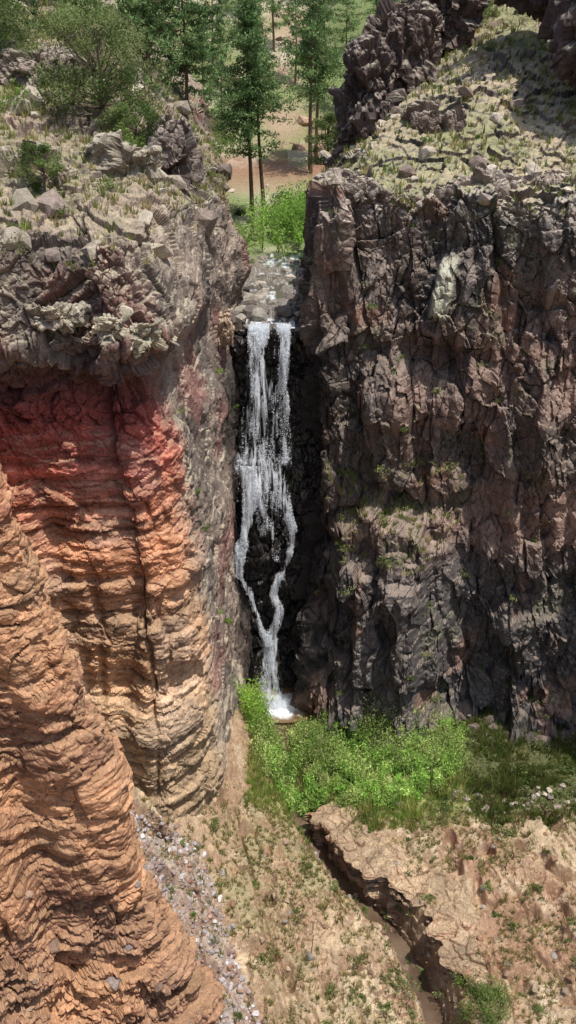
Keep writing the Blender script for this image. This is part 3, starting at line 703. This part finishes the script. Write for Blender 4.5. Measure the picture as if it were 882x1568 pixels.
strand('lower_fall',[(-1.4,-.6,39.1,-26,1.05),(-1.4,-.6,38.95,-27.3,.9),(-1.6,-.4,38.85,-28.7,.8),(-1.9,-.05,38.7,-30.0,.9),(-2.0,.1,38.6,-30.5,1.1)],seed=9,m=24)
r=np.random.default_rng(78)
DROPS.append(np.stack([r.normal(-.9,.75,5000),38.5+r.normal(0,.35,5000),-30.42+np.abs(r.normal(0,.22,5000))],-1))
r=np.random.default_rng(77)
P=np.concatenate(DROPS); V=tris(P,r.uniform(.018,.05,len(P)),r,.5,1.2)
mk('froth',V,np.arange(len(V)).reshape(-1,3),M_foam,np.repeat(np.array([[.92,.94,.96]]),len(V),0),parent=wf)

# boulders / scree ---------------------------------------------
r=np.random.default_rng(5)
m=(VG[...,1]<25.5)&(np.abs(VG[...,0]+4.6-(23.5-VG[...,1])*.55)<1.9)&(VG[...,1]>17)
P=pick(VG,nG,m,2600,1); s=.04+.14*r.random(2600)**3; scatter('scree',P,s,palette(2600,[S(160,150,148),S(192,184,182),S(146,128,122),S(154,122,104)],2),M_stone,seed=3)
m=(VG[...,1]<31)&(VG[...,1]>17)&(VG[...,0]<16)&(VG[...,0]>-7)
P=pick(VG,nG,m,1500,4); s=.03+.22*r.random(1500)**6; scatter('loose_rocks',P,s,palette(1500,[S(162,140,117),S(144,113,90),S(154,144,134)],5),M_stone,seed=6)
dS,_,_=streamd(VG[...,0],VG[...,1]); m=(dS<.9)&(VG[...,1]<30.5)&(VG[...,1]>17)
P=pick(VG,nG,m,170,94); s=.05+.22*r.random(170)**2.5; scatter('stream_rocks',P,s,palette(170,[S(150,128,108),S(120,100,84),S(140,130,120)],95),M_stone,seed=96)
m=(VG[...,1]>29.6)&(VG[...,1]<31)&(VG[...,0]>8)&(VG[...,0]<15)
P=pick(VG,nG,m,90,24); s=.06+.28*r.random(90)**2; scatter('loose_rocks',P,s,palette(90,[S(182,168,150),S(144,130,120)],25),M_stone,seed=26)
m=(VG[...,1]>34.2)&(VG[...,1]<37)&(VG[...,0]>8)&(VG[...,0]<17)
P=pick(VG,nG,m,160,27); s=.08+.5*r.random(160)**2.5; scatter('talus',P,s,palette(160,[S(96,86,82),S(118,102,94)],28),M_stone,seed=29)
m=(nL[...,2]>.5)&(VL[...,2]>-4.5)&(VL[...,1]<60)
P=pick(VL,nL,m,900,7); s=.12+.8*r.random(900)**3.2; scatter('boulders',P,s,palette(900,[S(160,148,130),S(134,119,108),S(172,160,142)],8),M_stone,seed=9)
m=(nR[...,2]>.5)&(VR[...,2]>-4)&(VR[...,1]<60)
P=pick(VR,nR,m,750,10); s=.12+.55*r.random(750)**3.5; scatter('boulders',P,s,palette(750,[S(180,166,150),S(144,126,114),S(190,176,160)],11),M_stone,seed=12)
m=(nN[...,2]>.25)&(VN[...,2]<-18.5)&(VN[...,1]<18)
P=pick(VN,nN,m,460,13); s=.04+.26*r.random(460)**2.5; scatter('loose_rocks',P,s,palette(460,[S(132,108,93),S(156,130,109),S(128,114,106)],14),M_stone,seed=15)
P=np.stack([r.normal(-.8,1.5,340),r.uniform(41.6,62,340),0*r.random(340)-8.7],-1); P[:,0]+=np.sign(P[:,0]+.8)*.5
s=.12+.6*r.random(340)**2.2; scatter('creek_boulders',P,s,palette(340,[S(150,142,130),S(112,103,95),S(172,162,147)],16),M_stone,seed=17)
P=pick(VH,nH,(VH[...,1]<160)&(np.abs(VH[...,0])<40)&(VH[...,1]>60),500,18); s=.2+1.2*r.random(500)**3; scatter('hill_boulders',P,s,palette(500,[S(190,176,158),S(166,136,116)],19),M_stone,seed=20)

# vegetation ----------------------------------------------------
GR=[S(172,162,108),S(142,146,86),S(184,172,126),S(124,136,72)]
m=(nR[...,2]>.6)&(VR[...,2]>-3.5)&(VR[...,1]<70)
tufts('grass',pick(VR,nR,m,10500,31),.22+.32*r.random(10500),palette(10500,GR,32),33,w=.028,k=9)
m=(nL[...,2]>.6)&(VL[...,2]>-4.2)&(VL[...,1]<70)
tufts('grass',pick(VL,nL,m,9500,34),.2+.3*r.random(9500),palette(9500,GR,35),36,w=.026,k=9)
GG=[S(140,158,80),S(162,168,96),S(186,178,118),S(122,148,70)]
m=(VG[...,1]>28.9)&(VG[...,0]>-2.0)&(VG[...,0]<17)&(VG[...,1]<38)
P=pick(VG,nG,m,9500,37); dS,_,_=streamd(P[:,0],P[:,1]); P=P[(dS>.5)|(P[:,1]>30.0)]
hv=np.clip(.9+1.4*fbm(P.astype(f32)*.7,3,44),.25,1.8); tufts('grass',P,(.15+.35*r.random(len(P)))*hv,palette(len(P),GG,38)*((1+.5*fbm(P.astype(f32)*.5,3,45))*np.where(P[:,0]>9,.6,1))[:,None],39)  # right-hand blades darkened, lawn shade carried in their colour
m=(VG[...,1]<29.5)&(VG[...,1]>17)&(VG[...,0]>-6)&(VG[...,0]<16)&(nG[...,2]>.7)
P=pick(VG,nG,m,7000,40); k=fbm(P.astype(f32)*.5,3,22)>-.15; P=P[k]; dS,_,_=streamd(P[:,0],P[:,1]); P=P[dS>.7]; tufts('grass',P,.1+.24*r.random(len(P)),palette(len(P),[S(172,162,110),S(146,148,94),S(184,170,126)],41),42)
m=(nR[...,2]>.45)&(VR[...,2]<-15)&(VR[...,2]>-20)&(VR[...,0]>2)&(VR[...,0]<9)
tufts('ledge_grass',pick(VR,nR,m,420,131),.2+.3*r.random(420),palette(420,GR,132),133,w=.022,k=10)

def thicket(name,pts,hts,cols,seed,k=240,leaf=(.055,.12)):
    r=np.random.default_rng(seed); VV=[];CC=[];parts=[]
    for p,h,c in zip(pts,hts,cols):
        ns=7
        for s in range(ns):
            a=r.uniform(0,6.28); le=r.uniform(.1,.5); hh=h*r.uniform(.6,1.08)
            t=np.linspace(0,1,4); st=np.stack([p[0]+np.cos(a)*le*hh*t**1.3,p[1]+np.sin(a)*le*hh*t**1.3,p[2]+hh*t],-1)
            parts.append(tube(st,[.018,.014,.01,.005],3))
            q=r.uniform(.18,1,k//ns); c0=np.stack([np.interp(q,t,st[:,i]) for i in range(3)],-1)+r.normal(size=(len(q),3))*(.08+.07*h*(1-.6*q))[:,None]
            VV.append(tris(c0,r.uniform(*leaf,len(q)),r,.3,.9)); CC.append(np.repeat(c[None]*r.uniform(.7,1.3)*r.uniform(.8,1.2,(len(q),1)),3,0))
    e=bpy.data.objects.new(name,None); COLL.objects.link(e)
    v,f=join(parts); mk('stems',v,f,M_bark,np.repeat(S(140,130,90)[None],len(v),0),parent=e)
    V=np.concatenate(VV); mk('leaves',V,np.arange(len(V)).reshape(-1,3),M_leaf,np.concatenate(CC),parent=e)
def gp(xy): 
    xy=np.array(xy,f32); return np.c_[xy,zground(xy[:,0],xy[:,1])]
q=[]
while len(q)<380:
    x=r.uniform(-2.0,9.2); y=r.uniform(30.0,37.2)
    if ((x-3.6)/5.5)**2+((y-33.6)/3.5)**2<1 and not (x<2.2 and y>35.6): q.append((x,y))
q=gp(q); hh=r.uniform(.7,1.8,len(q))*(1+.7*np.exp(-((q[:,0]-5.2)/1.5)**2-((q[:,1]-35.2)/1.6)**2))*np.where(q[:,1]<31.8,.6,1)
cw=palette(len(q),[S(172,206,106),S(152,192,92),S(190,212,126),S(142,176,90),S(182,190,124)],50)*(1+.5*fbm(q.astype(f32)*.6,3,46))[:,None]
thicket('willow_thicket',q,hh,cw,51)
q=gp([(r.normal(-1.9,.3),r.uniform(34.0,36.4)) for _ in range(20)]); thicket('willow_bush',q,r.uniform(1.2,2.1,20),palette(20,[S(170,206,92),S(152,190,84)],52),53)
q=gp([(r.normal(7.7,.55),r.normal(20.9,.5)) for _ in range(18)]); thicket('willow_bush',q,r.uniform(.7,1.3,18),palette(18,[S(134,154,88),S(118,142,76)],54),55,300,(.04,.08))
q=np.array([(r.normal(.9,1.8),r.normal(70,3.5),-8) for _ in range(60)]); q[:,2]=zbg(q[:,0].astype(f32),q[:,1].astype(f32))
thicket('willow_bush',q,r.uniform(1.6,3.4,60),palette(60,[S(156,192,96),S(136,174,84)],56),57,260,(.1,.2))
q=np.array([(x,y,-6.6) for x,y in [(1.6,52),(2.0,54),(-3.0,54),(-3.4,57),(2.4,57),(1.6,60),(-2.5,62),(-2.6,50)]]); thicket('willow_bush',q,r.uniform(1,1.8,8),palette(8,[S(140,170,86)],56),58,260)
SH=[S(122,138,80),S(142,150,98),S(106,124,68),S(154,156,110)]
m=(nR[...,2]>.55)&(VR[...,2]>-4)&(VR[...,1]<75)
k=210; shrubs('shrubs',pick(VR,nR,m,k,60),.22+.7*r.random(k)**1.5,palette(k,SH,61),62)
m=(nL[...,2]>.5)&(VL[...,2]>-5)&(VL[...,1]<75)
k=460; shrubs('shrubs',pick(VL,nL,m,k,63),.25+.8*r.random(k)**1.6,palette(k,SH,64),65)
m=(nL[...,2]>.5)&(VL[...,2]>-1.5)&(VL[...,1]<64)&(VL[...,1]>36)
k=70; shrubs('scrub_oak',pick(VL,nL,m,k,163),r.uniform(.7,1.5,k),palette(k,[S(116,138,70),S(130,150,82),S(98,120,62)],164),165,520,(.06,.13),1.1)
m=(nR[...,2]>.35)&(VR[...,2]<-4)&(VR[...,0]>1.5)&(VR[...,0]<16)
k=90; shrubs('ledge_plants',pick(VR,nR,m,k,66),r.uniform(.15,.45,k),palette(k,SH,67),68,120)
m=(nR[...,2]>.45)&(VR[...,2]<-15)&(VR[...,2]>-20)&(VR[...,0]>2)&(VR[...,0]<9)
k=22; shrubs('ledge_plants',pick(VR,nR,m,k,166),r.uniform(.25,.6,k),palette(k,SH,167),168,160)
m=(nL[...,2]>.35)&(VL[...,2]<-5)&(VL[...,1]>30)
k=44; shrubs('ledge_plants',pick(VL,nL,m,k,69),r.uniform(.15,.4,k),palette(k,[S(140,170,78),S(130,144,84)],70),71,120)
m=(VG[...,1]<29)&(VG[...,1]>17)&(VG[...,0]>-5)&(VG[...,0]<15)
k=130; shrubs('shrubs',pick(VG,nG,m,k,72),r.uniform(.12,.42,k),palette(k,SH,73),74,130)
m=(VG[...,1]<37)&(VG[...,1]>29.6)&(VG[...,0]>7)&(VG[...,0]<17)
k=150; shrubs('shrubs',pick(VG,nG,m,k,75),r.uniform(.15,.55,k),palette(k,SH,76)*.85,77,150)
k=800; P=pick(VH,nH,(VH[...,1]<230)&(np.abs(VH[...,0])<70)&(VH[...,1]>62)&~((np.abs(VH[...,0])<12)&(VH[...,1]>86)&(VH[...,1]<106)),k,78)
shrubs('hillside_brush',P,r.uniform(.6,2.2,k),palette(k,[S(116,136,76),S(140,156,96),S(96,118,68)],79),80,150,(.12,.28))

def zl(x,y): return float(zbL(np.array([x],f32),np.array([y],f32))[0])
def zr(x,y): return float(zbR(np.array([x],f32),np.array([y],f32))[0])
def zh(x,y): return float(zbg(np.array([x],f32),np.array([y],f32))[0])
pine((-3.2,75,zh(-3.2,75)-.2),16.6,1,.32,.21,nb=120)
pine((-2.2,78,zh(-2.2,78)-.2),16,2,.45,.15,lean=-.04)
pine((2.4,95,zh(2.4,95)-.2),19,3,.36,.17,nb=100)
pine((3.2,99,zh(3.2,99)-.2),17,4,.4,.15)
for i,(x,y,h) in enumerate([(-9,98,14),(-7.5,104,13),(-12,90,15),(-5,115,14),(1,120,12),(7,112,14),(10,106,13),(-16,100,14),(5,130,14),(-10,125,13),(12,125,13),(9,98,12),(6,92,9),(-2,128,14),(-7,136,15),(9,138,15),(2,142,14),(14,114,13),(-20,112,14),(-13,118,14)]):
    pine((x,y,zh(x,y)-.3),h,20+i,.2,.21,nb=52,ntri=18)
for i,(x,y,h) in enumerate([(-9.0,60,10),(-12.5,58,9),(-16,54,8),(-7.5,68,11),(-20,58,9),(-14,66,11),(-18,63,10),(-10.5,70,11)]):
    pine((x,y,zl(x,y)-.2),h,40+i,.1,.26,nb=80)
juniper((-8.2,40,zl(-8.2,40)-.1),4.4,4.8,1,nc=64)
juniper((-6.5,38.2,zl(-6.5,38.2)-.1),2.0,2.6,2,nc=24)
juniper((-14.6,46,zl(-14.6,46)-.1),4,4.5,3)
juniper((-8.8,31.5,zl(-8.8,31.5)-.2),1.6,1.6,4,nc=20,leaf=(.04,.07))
juniper((11.5,62,zr(11.5,62)-.1),3.2,3.6,5,nc=30)
juniper((2.6,60,zr(2.6,60)-.1),3.2,2.6,6,nc=30)

# ------------------------------------------------------------ camera, light, sky
sc=bpy.context.scene
cam=bpy.data.cameras.new('camera'); co=bpy.data.objects.new('camera',cam); COLL.objects.link(co)
co.location=(0,0,0); co.rotation_euler=(math.radians(90-25),0,0)
cam.sensor_fit='VERTICAL'; cam.sensor_height=24; cam.lens=24*1250/1568; cam.clip_end=3000; cam.clip_start=.1
sc.camera=co
sd=np.array([.27,-.20,1.0]); sd/=np.linalg.norm(sd)
el=math.asin(sd[2]); az=math.atan2(sd[0],sd[1])
sl=bpy.data.lights.new('sun','SUN'); sl.energy=4.5; sl.angle=math.radians(.6); sl.color=(1,.975,.935)
so=bpy.data.objects.new('sun',sl); COLL.objects.link(so)
from mathutils import Vector
so.rotation_euler=Vector(sd).to_track_quat('Z','Y').to_euler()
w=bpy.data.worlds.new('World'); sc.world=w; w.use_nodes=True; nt=w.node_tree; nt.nodes.clear()
o=nt.nodes.new('ShaderNodeOutputWorld'); bg=nt.nodes.new('ShaderNodeBackground'); sky=nt.nodes.new('ShaderNodeTexSky')
sky.sky_type='NISHITA'; sky.sun_disc=False; sky.sun_elevation=el; sky.sun_rotation=az; sky.dust_density=2
bg.inputs[1].default_value=.15
nt.links.new(sky.outputs[0],bg.inputs[0]); nt.links.new(bg.outputs[0],o.inputs[0])
sc.view_settings.view_transform='Standard'; sc.view_settings.look='None'; sc.view_settings.exposure=0
